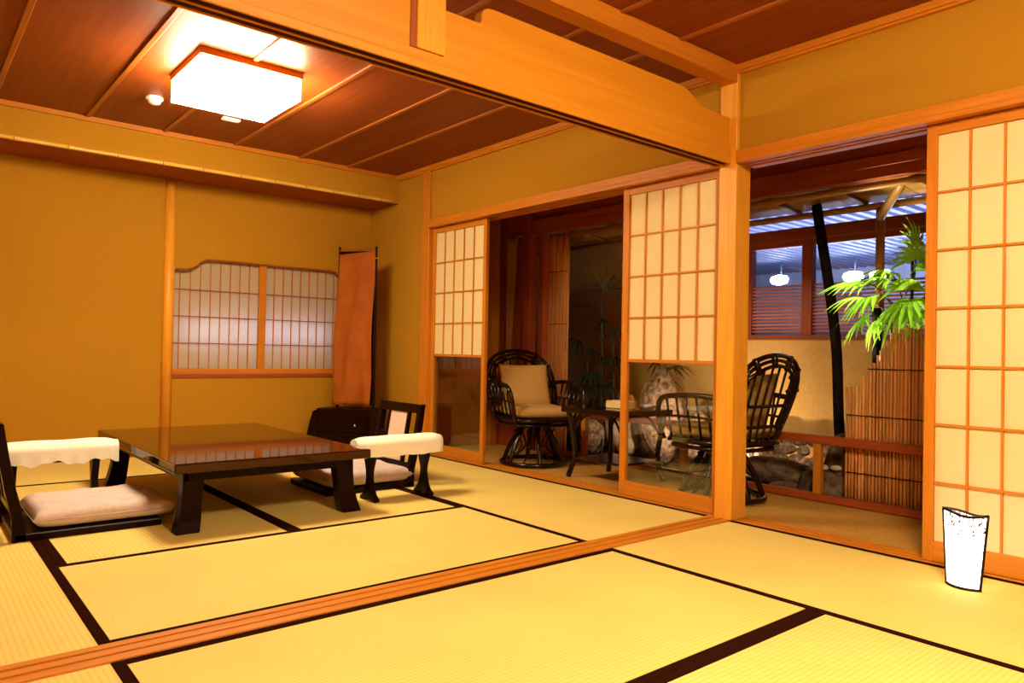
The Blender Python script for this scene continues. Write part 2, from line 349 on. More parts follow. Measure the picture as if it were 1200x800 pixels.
# bulkhead over the back wall
bh = empty('trim_5', (-1.8, 3.27, 2.05)); struct(bh, 'ochre plaster bulkhead with bamboo edging above the window wall', 'bulkhead')
MB().box(X0, 0.012, 3.272, yb0, 2.062, ZC - .012).build('plaster_panel', M['plaster'], bh)
MB().box(X0, 0.012, 3.285, yb0, 2.046, 2.062).build('soffit_board', M['cedar_x'], bh)
bp = MB(); xs = [-3.5, -3.23, -2.96, -2.688, -2.401, -2.119, -1.842, -1.578, -1.315, -1.06, -.817, -.582, -.365, -.16, 0.008]
pp = []; rr = []
x = X0
pts = [(X0, 0.0125)]
for n_ in xs[:-1]: pts += [(n_ - .012, .0125), (n_ - .003, .0145), (n_, .0128), (n_ + .004, .0148), (n_ + .014, .0125)]
pts.append((0.008, .0125))
bp.tube([(p, 3.274, 2.053) for p, r in pts], [r for p, r in pts], 10)
bp.build('bamboo_edging', M['bamboo_y'], bh)
nd = MB()
for n_ in xs[:-1]: nd.tube([(n_ - .002, 3.274, 2.053), (n_ + .002, 3.274, 2.053)], .0158, 10)
nd.build('bamboo_node', M['cedar_x'], bh)

# --- posts
def post(n, pieces, m, label, bevel=.003):
    b = MB()
    for p in pieces: b.box(*p)
    return struct(b.build('trim_%d' % n, m, bevel=bevel), label, 'post')
post(6, [(-0.012, .115, .0, .1, 0, ZC)], M['post'], 'square pale wood post between the two rooms and the veranda')
post(7, [(-0.008, .11, 2.77, 2.87, 0, ZC)], M['hinoki_z'], 'square wood post beside the far sliding door')
struct(MB().tube([(-1.662, 3.742, 0.0), (-1.662, 3.742, 2.046)], .040, 20).build('trim_8', M['post']), 'smooth rounded wood post left of the back window', 'post')
post(9, [(-0.004, .11, -1.80, -1.90, 0, 1.78)], M['hinoki_z'], 'wood post at the near end of the right opening')

# --- lintels along the veranda
def lintel(n, v0, v1, label):
    o = MB().box(-0.018, 0.012, v0, v1, 1.800, 1.842)
    for a, b in ((-.018, .028), (.056, .072), (.100, .15)): o.box(a, b, v0, v1, 1.778, 1.800)
    o.box(0.012, .15, v0, v1, 1.800, 1.842)
    return struct(o.build('trim_%d' % n, M['hinoki_y'], bevel=.0015), label, 'lintel')
lintel(10, 0.1, 2.77, 'wooden door lintel with grooves over the far opening')
lintel(11, Y0, 0.0, 'wooden door lintel with grooves over the right opening')

# --- cornice strips under the ceiling
struct(MB().box(X0, 0.012, 3.252, 3.272, 2.238, ZC).build('trim_12', M['hinoki_x'], bevel=.001), 'ceiling moulding along the bulkhead', 'moulding')
struct(MB().box(-0.020, 0.012, 0.1, 3.252, 2.238, ZC).box(-0.010, 0.012, .1, 3.252, 2.226, 2.238).build('trim_13', M['hinoki_y'], bevel=.001), 'ceiling moulding above the far sliding doors', 'moulding')
struct(MB().box(-0.020, 0.012, Y0, 0.0, 2.238, ZC).box(-0.010, 0.012, Y0, 0, 2.226, 2.238).build('trim_14', M['hinoki_y'], bevel=.001), 'ceiling moulding above the right opening', 'moulding')
struct(MB().box(X0, X0 + .02, Y0, YB, 2.238, ZC).build('trim_15', M['hinoki_y'], bevel=.001), 'ceiling moulding along the left wall', 'moulding')

# --- beam between the rooms
bm_ = empty('trim_16', (-1.8, .06, 1.78)); struct(bm_, 'long wooden beam with a stepped carved board, dividing the two rooms', 'beam')
top = [(X0, 2.012), (-1.604, 2.012), (-1.596, 2.014), (-1.590, 2.022), (-1.588, 2.05), (-1.580, 2.066), (-1.562, 2.077), (-1.535, 2.081), (-1.50, 2.081),
       (-0.43, 2.081), (-0.385, 2.078), (-0.345, 2.066), (-0.31, 2.048), (-0.275, 2.030), (-0.23, 2.018), (-0.18, 2.013), (-0.012, 2.012)]
MB().prism([(X0, 1.809), (-0.012, 1.809)] + list(reversed(top)), 0.040, 0.085, 'y').build('carved_board', M['beam'], bm_, bevel=.002)
gl = MB().box(X0, -0.012, 0.032, 0.129, 1.808, 1.84)
for a, b in ((.032, .041), (.079, .085), (.121, .129)): gl.box(X0, -0.012, a, b, 1.779, 1.808)
MB().box(X0, -0.014, .0415, .1205, 1.784, 1.8075).build('groove_bed', M['groove'], bm_)  # shallow bed; its dark colour paints in the shade of deep grooves
gl.build('grooved_rail', M['beam'], bm_, bevel=.001)
MB().box(-1.868, -1.752, 0.030, 0.118, 1.845, 2.182).build('strut', M['post'], bm_, bevel=.002)
MB().box(-1.892, -1.868, 0.036, 0.088, 1.845, 2.182).build('strut_shade', M['cedar_z'], bm_)  # dark strip standing in for the shadow beside the strut
struct(MB().box(X0, -0.012, 0.0, 0.095, 2.182, ZC).box(X0, -0.012, 0.020, 0.112, 2.205, ZC - .01).build('trim_17', M['hinoki_x'], bevel=.002), 'upper beam at the ceiling between the rooms', 'beam')

# --- ceilings: boards with battens
ce = empty('ceiling', (-1.8, 0, ZC)); struct(ce, 'reddish cedar board ceiling of both rooms', 'ceiling')
lines = [-3.265, -2.795, -2.30, -1.84, -1.365, -0.875, -0.47]
ed = [X0] + lines + [0.10]
for (y0, y1) in ((Y0 - .05, 0.05), (0.05, YB + .05)):
    for a, b in zip(ed[:-1], ed[1:]):
        MB().box(a + .002, b - .002, y0, y1, ZC, ZC + .012).build('ceiling_board', M['ceiling_board'], ce)
    for l in lines:
        bt = MB()
        bt.box(l - .014, l + .014, y0, y1, ZC - .010, ZC + .001)
        bt.build('batten', M['batten'], ce, bevel=.003)
MB().box(X0 - .1, .15, Y0 - .1, YB + .1, ZC + .012, ZC + .05).build('backing', M['groove'], ce)

# ================================================================= SLIDING DOORS (structure)
def shoji(n, v0, v1, u0, label, split, cols, rows, st=.047, flip=False, z1=1.776):
    """paper door in the plane x=u0..u0+.028 spanning v0..v1; below 'split' it is glass (if split)."""
    d = empty('door_%d' % n, (u0 + .014, (v0 + v1) / 2, 0)); struct(d, label, 'door')
    u1 = u0 + .028
    MB().box(u0, u1, v0, v0 + st, .004, z1).build('stile', M['hinoki_z'], d, bevel=.0015)
    MB().box(u0, u1, v1 - st, v1, .004, z1).build('stile', M['hinoki_z'], d, bevel=.0015)
    a, b = v0 + st, v1 - st
    MB().box(u0 + .002, u1 - .002, a, b, z1 - .042, z1).build('top_rail', M['hinoki_y'], d, bevel=.001)
    MB().box(u0 + .002, u1 - .002, a, b, .004, .085).build('bottom_rail', M['hinoki_y'], d, bevel=.001)
    zt = z1 - .042; zb = .085
    if split:
        MB().box(u0 + .003, u1 - .003, a, b, split - .010, split + .008).build('middle_rail', M['hinoki_y'], d, bevel=.001)
        MB().box(u0 + .012, u0 + .016, a, b, .085, split - .010).build('glass_pane', M['glass'], d)
        zb = split + .008
    MB().box(u0 + .0145, u0 + .0155, a, b, zb, zt).build('paper', M['paper'], d)
    for i in range(1, cols):
        v = a + (b - a) * i / cols
        MB().box(u0 + .006, u0 + .0144, v - .0042, v + .0042, zb, zt).build('vertical_bar', M['hinoki_z'], d)
    for i in range(1, rows):
        z = zb + (zt - zb) * i / rows
        MB().box(u0 + .005, u0 + .0144, a, b, z - .0042, z + .0042).build('crossbar', M['hinoki_y'], d)
    return d
shoji(1, 2.075, 2.768, .030, 'paper sliding door with glass foot, at the far end by the corner', .780, 5, 4, st=.036)
shoji(2, 0.102, 0.778, .030, 'paper sliding door with glass foot, against the centre post', .780, 5, 4, st=.044)
shoji(3, -1.78, -0.868, .030, 'full-height paper sliding door behind the glowing floor lamp', None, 7, 7, st=.040)
post(23, [(.80, .885, 2.97, 3.05, 0, 2.0)], M['hinoki_z'], 'wood post at the far end of the veranda')

# ================================================================= BACK WINDOW
wn = empty('window_1', (-.95, YB + .03, .57)); struct(wn, 'low paper lattice window in the back wall, glowing bluish from behind', 'window')
y0_, y1_ = YB + .022, YB + .044
MB().box(-1.62, -0.28, YB - .030, YB + .058, 0.570, 0.598).build('sill', M['red_wood_y'], wn, bevel=.002)
MB().box(-1.62, -0.28, YB - .004, YB + .056, 0.598, 0.640).build('bottom_track', M['hinoki_x'], wn, bevel=.001)
MB().box(-0.968, -0.912, YB + .004, y1_, 0.64, 1.482).build('meeting_stile', M['hinoki_z'], wn, bevel=.001)
for a, b, nn in ((-1.645, -.968, 9), (-.912, -.235, 9)):
    MB().box(a, b, y0_ + .010, y0_ + .011, .64, 1.50).build('paper', M['paper_win'], wn)
    for i in range(1, nn):
        x = a + (b - a) * i / nn
        MB().box(x - .0035, x + .0035, y0_, y0_ + .0098, .64, 1.48).build('vertical_bar', M['hinoki_z'], wn)
    for z in (.832, 1.037, 1.241):
        MB().box(a, b, y0_ - .001, y0_ + .0098, z - .0035, z + .0035).build('crossbar', M['red_wood_y'], wn)
# outside the window: a lit passage with a fluorescent tube fitting
pw = empty('wall_passage', (-.95, YB + .34, 0)); struct(pw, 'grey passage wall outside the back window', 'wall')
pw.name = 'wall_passage'
MB().box(-2.0, 0.1, YB + .34, YB + .40, -.1, 2.2).build('plaster_panel', M['asphalt'], pw)
tl = thing('tube_light', 'bluish fluorescent tube hidden behind the back window paper', 'lamp', (-.95, YB + .14, .93))
MB().tube([(-.60, 0, 0), (.60, 0, 0)], .014, 10).build('tube', M['tube'], tl, world=False)
MB().box(-.63, .63, .016, .20, -.02, .02).build('fitting', M['white_plastic'], tl, world=False)

# ================================================================= LAMPS IN THE ROOM
def ceiling_lamp(loc, strength, label):
    t = thing('ceiling_lamp', label, 'ceiling lamp', loc)
    h = .262
    f = MB()
    for s in (-1, 1):
        f.box(-h, h, s * h, s * (h - .016), -.034, 0); f.box(s * h, s * (h - .016), -h + .016, h - .016, -.034, 0)
    f.build('wooden_frame', M['hinoki_x'], t, world=False, bevel=.001)
    e = MB(); w_ = .254
    # diffuser: hollow square tray
    e.box(-w_, w_, -w_, w_, -.150, -.034)
    d = e.build('diffuser', emit('lamp_diffuser', LAMP, strength), t, world=False, bevel=.006, seg=2)
    for s in (-1, 1):
        for r in (-1, 1): MB().box(s * (w_ + .003), s * (w_ - .001), r * (w_ + .003), r * (w_ - .001), -.153, -.03).build('corner_post', M['hinoki_z'], t, world=False)
    return t
ceiling_lamp((-1.845, 1.865, ZC - .001), LAMP_FAR, 'glowing square paper-box ceiling lamp over the low table')
ceiling_lamp((-1.845, -1.85, ZC - .001), LAMP_NEAR, 'glowing square paper-box ceiling lamp over the near room, outside the picture')
sd = thing('smoke_detector', 'small round white smoke detector on the ceiling left of the lamp', 'smoke detector', (-2.075, 2.57, ZC))
MB().lathe([(.046, -.001), (.048, -.014), (.043, -.020)], 24).build('base', M['white_plastic'], sd, world=False)
MB().lathe([(.036, -.020), (.034, -.036), (.020, -.044), (.004, -.046)], 24).build('sensor_cap', M['white_plastic'], sd, world=False)
pl = thing('ceiling_plate', 'small pale oblong plate on the ceiling beside the lamp', 'plate', (-1.60, 2.66, ZC))
MB().box(-.055, .055, -.022, .022, -.018, -.001).build('cover', M['white_plastic'], pl, world=False, bevel=.004)
MB().box(-.035, .035, -.010, .010, -.021, -.018).build('lens', M['white_plastic'], pl, world=False, bevel=.002)

def andon():
    t = thing('floor_lantern', 'glowing speckled paper floor lantern with dark edges before the right sliding door', 'lamp', (-.20, -1.113, 0), radians(0))
    t.rotation_euler = (0, 0, radians(-8))
    H = .262
    def w_(z): return .058 + .019 * (z / H)
    def topz(s): return H + .010 * (abs(s) ** 1.5) - .006 + .004 * sin(3 * s)
    def front(i, j):
        s = j * 2 - 1; z = i * topz(s); y = s * w_(z); x = -.035 - .030 * (1 - s * s) + .01 * (z / H); return (x, y, z + .004)
    def back(i, j):
        s = j * 2 - 1; z = i * topz(s); y = s * w_(z); x = -.035 + .030 * (1 - s * s) + .01 * (z / H); return (x, y, z + .004)
    MB().grid(front, 10, 14).build('paper_front', M['andon'], t, world=False)
    MB().grid(back, 10, 14).build('paper_back', M['andon'], t, world=False)
    for nm, i in (('top_edge', 1.0), ('bottom_edge', 0.0)):
        p = [front(i, j / 14) for j in range(15)] + [back(i, j / 14) for j in range(13, 0, -1)]
        MB().tube(p, (.0052 if i else .0060), 6, closed=True).build(nm, M['black_wood'], t, world=False)
    for j in (0.0, 1.0):
        MB().tube([front(i / 6, j) for i in range(7)], .0048, 6).build('side_edge', M['black_wood'], t, world=False)
    return t
andon()

# ================================================================= LOW TABLE
TX0, TX1, TY0, TY1 = -2.29, -1.36, 1.19, 2.74
tcx, tcy = (TX0 + TX1) / 2, (TY0 + TY1) / 2
tb = thing('low_table', 'long low table of dark polished lacquer on curved legs', 'table', (tcx, tcy, 0))
hx, hy = (TX1 - TX0) / 2, (TY1 - TY0) / 2
o = MB().box(-hx, hx, -hy, hy, .268, .312).build('tabletop', M['lacquer_top'], tb, world=False, bevel=.006, seg=3)
ap = MB()
ap.box(-hx + .06, hx - .06, -hy + .075, -hy + .095, .222, .268); ap.box(-hx + .06, hx - .06, hy - .095, hy - .075, .222, .268)
ap.box(-hx + .06, -hx + .08, -hy + .075, hy - .075, .222, .268); ap.box(hx - .08, hx - .06, -hy + .075, hy - .075, .222, .268)
ap.build('apron', M['lacquer'], tb, world=False, bevel=.003)
def table_leg(sx, sy):
    # square section leg bowing outwards to the foot
    prof = [(0.0, .268, .048), (0.004, .20, .045), (0.010, .12, .043), (0.020, .05, .047), (0.032, .0, .050)]
    b = MB(); v = []
    for off, z, h in prof:
        cx, cy = sx * (hx - .105 + off), sy * (hy - .115 + off)
        v += [(cx - h, cy - h * .8, z), (cx + h, cy - h * .8, z), (cx + h, cy + h * .8, z), (cx - h, cy + h * .8, z)]
    f = [(0, 1, 2, 3), (19, 18, 17, 16)]
    for i in range(4):
        for k in range(4): f.append((i * 4 + k, (i + 1) * 4 + k, (i + 1) * 4 + (k + 1) % 4, i * 4 + (k + 1) % 4))
    b.add(v, f); return b
for sx in (-1, 1):
    for sy in (-1, 1): table_leg(sx, sy).build('leg', M['lacquer'], tb, world=False, bevel=.004, seg=2)

# ================================================================= FLOOR CHAIRS (zaisu), cushions, armrests
def pillow(w, d, h, p=4.0, seed=0, n=28, wr=.006):
    random.seed(seed); ph = [random.uniform(0, 6) for _ in range(8)]
    def f(sgn):
        def g(i, j):
            x, y = i * 2 - 1, j * 2 - 1
            e = max(0.0, (1 - abs(x) ** p)) ** .5 * max(0.0, (1 - abs(y) ** p)) ** .5
            k = 1 - .045 * (1 - abs(y) ** 2) * (abs(x) > .98) * 1
            bx = x * (w / 2) * (1 - .05 * (1 - y * y) * abs(x) ** 6); by = y * (d / 2) * (1 - .05 * (1 - x * x) * abs(y) ** 6)
            ww = wr * (sin(x * 9 + ph[0] + 2 * y) * sin(y * 7 + ph[1]) + .6 * sin(x * 17 + y * 11 + ph[2]) * (abs(x * y)))
            return (bx, by, h / 2 + sgn * h / 2 * e + (ww * e if sgn > 0 else 0))
        return g
    return MB().grid(f(1), n, n).grid(f(-1), n, n)
def zaisu(loc, rz, label, cushion_seed):
    """floor chair: local +X is the way it faces"""
    t = thing('floor_chair', label, 'chair', loc, rz, 'legless floor chairs at the low table')
    W = .485
    MB().box(-.02, .54, -W / 2 + .0, W / 2 - .0, .0, .034).build('seat_board', M['lacquer'], t, world=False, bevel=.006, seg=2)
    def stile(y):
        prof = [(-.005, .0), (.05, .0), (.035, .10), (.005, .22), (-.022, .36), (-.042, .485), (-.078, .488), (-.060, .36), (-.035, .22), (-.008, .10)]
        return MB().prism([(a - .02, b) for a, b in prof], y - .019, y + .019, 'y')
    for s in (-1, 1): stile(s * (W / 2 - .019)).build('stile', M['lacquer'], t, world=False, bevel=.004, seg=2)
    def bx(z): # x of back centreline at height z
        return -.005 - .070 * (z / .48) ** 1.25 + .016
    def rail(z0, z1, y0, y1, m, nm, th=.020):
        a, c = bx(z0), bx(z1)
        MB().add([(a - th / 2 - .015, y0, z0), (a + th / 2 - .015, y0, z0), (a + th / 2 - .015, y1, z0), (a - th / 2 - .015, y1, z0), (c - th / 2 - .015, y0, z1), (c + th / 2 - .015, y0, z1), (c + th / 2 - .015, y1, z1), (c - th / 2 - .015, y1, z1)],
                 [(0, 3, 2, 1), (4, 5, 6, 7), (0, 1, 5, 4), (1, 2, 6, 5), (2, 3, 7, 6), (3, 0, 4, 7)]).build(nm, m, t, world=False, bevel=.002)
    i = W / 2 - .038
    rail(.432, .485, -i, i, M['lacquer'], 'top_rail', .026)
    rail(.10, .135, -i, i, M['lacquer'], 'bottom_rail')
    rail(.135, .432, -.125, -.098, M['lacquer'], 'slat'); rail(.135, .432, .098, .125, M['lacquer'], 'slat')
    rail(.27, .30, -i, -.125, M['lacquer'], 'crosspiece'); rail(.27, .30, .125, i, M['lacquer'], 'crosspiece')
    rail(.135, .432, -.098, .098, M['cane'], 'back_panel', .008)
    return t
zl = zaisu((-2.80, 1.72, 0), 0, 'dark lacquered floor chair at the left edge, its back cut by the picture', 1)
zr = zaisu((-.835, 1.89, 0), pi, 'dark lacquered floor chair right of the table, its pale back panel showing', 2)
for z_, cx, cy, lab, sd_ in ((zl, -2.475, 1.725, 'mauve square floor cushion on the left floor chair, half in table shade', 3), (zr, -1.095, 1.885, 'mauve square floor cushion on the right floor chair beside the armrest', 9)):
    c = thing('floor_cushion', lab, 'cushion', (cx, cy, .0345), 0, 'mauve floor cushions')
    pillow(.56, .50, .088, 9.0, sd_, wr=.005).build('cushion_cover', M['seat_cloth'], c, world=False)
    MB().tube([(.278 * sx_, .249 * sy_, .044) for sx_, sy_ in ((-1, -1), (-1, 1), (1, 1), (1, -1))], .0015, 5, closed=True).build('seam', M['seat_cloth'], c, world=False)

def armrest(loc, rz, label, seed, wav):
    t = thing('armrest', label, 'armrest', loc, rz, 'white-covered armrest stands')
    L_ = .535; random.seed(seed); ph = [random.uniform(0, 6) for _ in range(6)]
    def cov(i, j):
        # i along length, j round the section from hem to hem
        s = i * 2 - 1; x = s * L_ / 2
        e = max(0, 1 - abs(s) ** 10) ** .5; e = max(e, .55)
        a = (j - .5) * 2                      # -1..1
        hem = .240 + wav * (.007 * sin(s * 9 + ph[0]) + .004 * sin(s * 23 + ph[1]))
        if abs(a) < .62:
            th_ = a / .62 * pi / 2; y = sin(th_) * .078 * e; z = .302 + cos(th_) * .042 * (1 + .03 * sin(s * 7 + ph[2])) * (.4 + .6 * e)
        else:
            k = (abs(a) - .62) / .38; y = math.copysign((.078 + .003 * sin(s * 21 + ph[3]) * k + .002 * k) * e, a); z = .302 + (hem - .302) * k
        x += math.copysign(.004, s) * (abs(s) > .97)
        return (x, y, z)
    c = MB().grid(cov, 44, 26)
    # end flaps
    for s in (0, 1):
        pr = [cov(s, j / 26) for j in range(27)]; c.add(pr, [tuple(range(27))])
    c.build('cloth_cover', M['white_cloth'], t, world=False)
    MB().box(-L_ / 2 + .02, L_ / 2 - .02, -.036, .036, .238, .296).build('board', M['lacquer'], t, world=False, bevel=.004)
    # legs: waisted plates across the stand, flaring to a foot
    half = [(.046, .240), (.040, .215), (.028, .185), (.019, .155), (.017, .130), (.022, .100), (.036, .062), (.055, .035), (.080, .018), (.084, .0)]
    prof = half + [(.050, 0), (.030, .012), (-.030, .012), (-.050, 0)] + [(-a, b) for a, b in reversed(half)]
    for s in (-1, 1):
        MB().prism(prof, s * .172 - .016, s * .172 + .016, 'x').build('leg', M['lacquer'], t, world=False, bevel=.003)
    return t
armrest((-1.055, 1.435, 0), 0, 'white-covered armrest stand in front of the right floor chair', 4, .35)
armrest((-2.60, 2.06, 0), 0, 'white-covered armrest stand at the far side of the left floor chair', 7, 1.4)

# ================================================================= STANDING MIRROR
P0, P1 = Vector((-.425, 3.44)), Vector((-.235, 3.18))
dr = (P1 - P0); mw = dr.length; ang = math.atan2(dr.y, dr.x); mc = (P0 + P1) / 2
mi = thing('dressing_mirror', 'tall narrow standing mirror draped in orange cloth in the corner', 'mirror', (mc.x, mc.y, 0), ang)
# local x along the width; -y is the front (towards the room)
MB().box(-mw / 2 - .10, mw / 2 + .04, -.16, .14, .0, .335).build('drawer_base', M['lacquer'], mi, world=False, bevel=.005)
fr = [(-mw / 2 - .09, .0), (-mw / 2 - .20, .0), (-mw / 2 - .19, .08), (-mw / 2 - .16, .20), (-mw / 2 - .13, .31), (-mw / 2 - .09, .325)]
MB().prism(fr, -.17, .13, 'y').build('side_wing', M['lacquer'], mi, world=False, bevel=.006)
for z in (.07, .20):
    dw = MB().box(-mw / 2 - .08, mw / 2 + .02, -.172, -.16, z - .045, z + .065).build('drawer', M['lacquer'], mi, world=False, bevel=.002)
    MB().lathe([(.004, 0), (.005, .010), (.010, .014), (.009, .020), (.002, .022)], 12).build('knob', M['steel'], dw, world=False)
    kb = dw.children[0]; kb.location = (mw / 2 - .07, -.172, z + .01); kb.rotation_euler = (pi / 2, 0, 0)
fm = MB()
for s in (-1, 1): fm.prism([(-.012, .335), (.012, .335), (-.004, 1.645), (-.020, 1.645)], s * (mw / 2) - .009, s * (mw / 2) + .009, 'x')
fm.box(-mw / 2, mw / 2, -.018, -.004, 1.60, 1.62)
fm.build('frame', M['black_wood'], mi, world=False, bevel=.003)
MB().box(-mw / 2 + .008, mw / 2 - .008, -.010, .004, .36, 1.60).build('mirror_glass', M['lacquer'], mi, world=False)
for s in (-1, 1): MB().tube([(s * (mw / 2), -.03, 1.545), (s * (mw / 2 + .028), -.03, 1.552)], .005, 8).build('pin', M['hinoki_x'], mi, world=False)
def cloth(i, j):
    # i 0..1 down from the top over the front, j across; slightly wider to the foot
    s = j * 2 - 1; z = 1.594 + .014 * s - i * 1.235 - .010 * s * i
    wdt = (mw / 2 - .004) * (1 + .10 * i)
    fold = .010 * sin(s * 5 + i * 3.0) * i + .008 * sin(s * 9 - i * 6 + 1) * i ** 1.5 + .014 * math.exp(-((s - .35 + i * .8) / .12) ** 2) * i
    return (s * wdt + .006 * sin(i * 9) - .030 * i, -.026 - fold - .012 * i, z)
def cloth_back(i, j):
    s = j * 2 - 1; return (s * (mw / 2 - .004), .018 + .004 * sin(s * 6) * i, 1.608 - i * .5)
cl = MB().grid(cloth, 40, 24).grid(cloth_back, 14, 12)
cl.grid(lambda i, j: ((j * 2 - 1) * (mw / 2 - .004), -.026 + .044 * i, 1.608 + .018 * sin(pi * i)), 6, 12)
clo = cl.build('cloth_cover', M['orange_cloth'], mi, world=False)
sm_ = clo.modifiers.new('thick', 'SOLIDIFY'); sm_.thickness = .002

# ================================================================= VERANDA
vf = struct(MB().box(0.155, 0.90, -3.0, 3.05, -.06, -.004).build('floor', M['engawa_mat']), 'brownish orange carpet floor of the veranda', 'floor')
ec = empty('ceiling', (.5, 0, 2.05)); struct(ec, 'dark red board ceiling of the veranda', 'ceiling')
for k in range(4):
    a = .15 + k * .20
    MB().box(a + .003, a + .197, -3.0, 3.05, 2.02, 2.035).build('ceiling_board', M['engawa_ceiling'], ec)
for v in (-2.4, -1.5, -.6, .3, 1.2, 2.1): MB().box(.15, .95, v - .012, v + .012, 2.005, 2.02).build('batten', M['engawa_ceiling'], ec)
MB().box(.10, 1.0, -3.0, 3.05, 2.035, 2.07).build('backing', M['groove'], ec)
struct(MB().box(.10, 1.0, -3.08, -3.0, -.1, 2.1).build('wall_veranda_near', M['cedar_z']), 'veranda end wall hidden by the near paper door', 'wall')
struct(MB().box(.10, 1.2, 3.05, 3.12, -.1, 2.1).build('wall_veranda_far', M['red_wood']), 'dark red end wall of the veranda', 'wall')
# outer wall of the veranda beyond the opening
ve = empty('wall_veranda', (.93, 2.7, 0)); struct(ve, 'dark red boarded side wall at the far end of the veranda', 'wall')
for k in range(3):
    a = 2.62 + k * .145
    MB().box(.90, .93, a + .002, a + .143, 0, 2.02).build('wall_board', M['red_wood'], ve)
post(18, [(.845, .93, 2.53, 2.61, 0, 2.02)], M['red_wood'], 'dark red veranda post behind the first rattan chair')
post(19, [(.86, .93, 2.375, 2.44, 0, 1.86)], M['red_wood'], 'slim red window jamb at the garden side of the veranda')
struct(MB().box(.86, .94, -3.0, 2.53, 1.86, 1.92).box(.87, .93, -3.0, 2.53, 1.80, 1.86).build('trim_20', M['red_wood_y'], bevel=.002), 'dark red header rail above the garden opening', 'header')
struct(MB().box(.90, .93, -3.0, 2.53, 1.92, 2.02).build('trim_21', M['red_wood_y']), 'board above the garden header rail', 'header')
# tied curtain
def curt(i, j):
    s = j * 2 - 1; z = 1.78 - i * 1.55; w_ = .10 - .05 * math.exp(-((i - .55) / .25) ** 2) - .012 * i
    return (.83 + .016 * sin(s * 14) * (.4 + .6 * i), 2.74 + s * w_ * .75 + .045 * i, z)
cu = MB().grid(curt, 30, 36).build('curtain', M['curtain']); tag(cu, 'narrow brown curtain hanging gathered on the dark red veranda wall', 'curtain')
tag(MB().tube([(.83, 2.62, 1.795), (.83, 2.90, 1.795)], .010, 8).tube([(.83, 2.88, 1.795), (.905, 2.88, 1.795)], .006, 6).build('curtain_rail', M['red_wood_y']), 'short dark rail carrying the gathered brown curtain', 'curtain rail')
cu.modifiers.new('thick', 'SOLIDIFY').thickness = .003

# low rail along the garden
lr = thing('veranda_rail', 'low red wooden railing between the veranda and the garden', 'railing', (.87, 0, 0))
MB().box(-.025, .025, -2.9, 2.35, .325, .372).build('top_rail', M['red_wood_y'], lr, world=False, bevel=.003)
MB().box(-.030, .025, -2.9, 2.35, .0, .040).build('bottom_rail', M['red_wood_y'], lr, world=False, bevel=.003)
for v in (-1.85, -.92, .012, .95, 1.88): MB().box(-.020, .020, v - .022, v + .022, .040, .325).build('post', M['hinoki_z'], lr, world=False, bevel=.002)

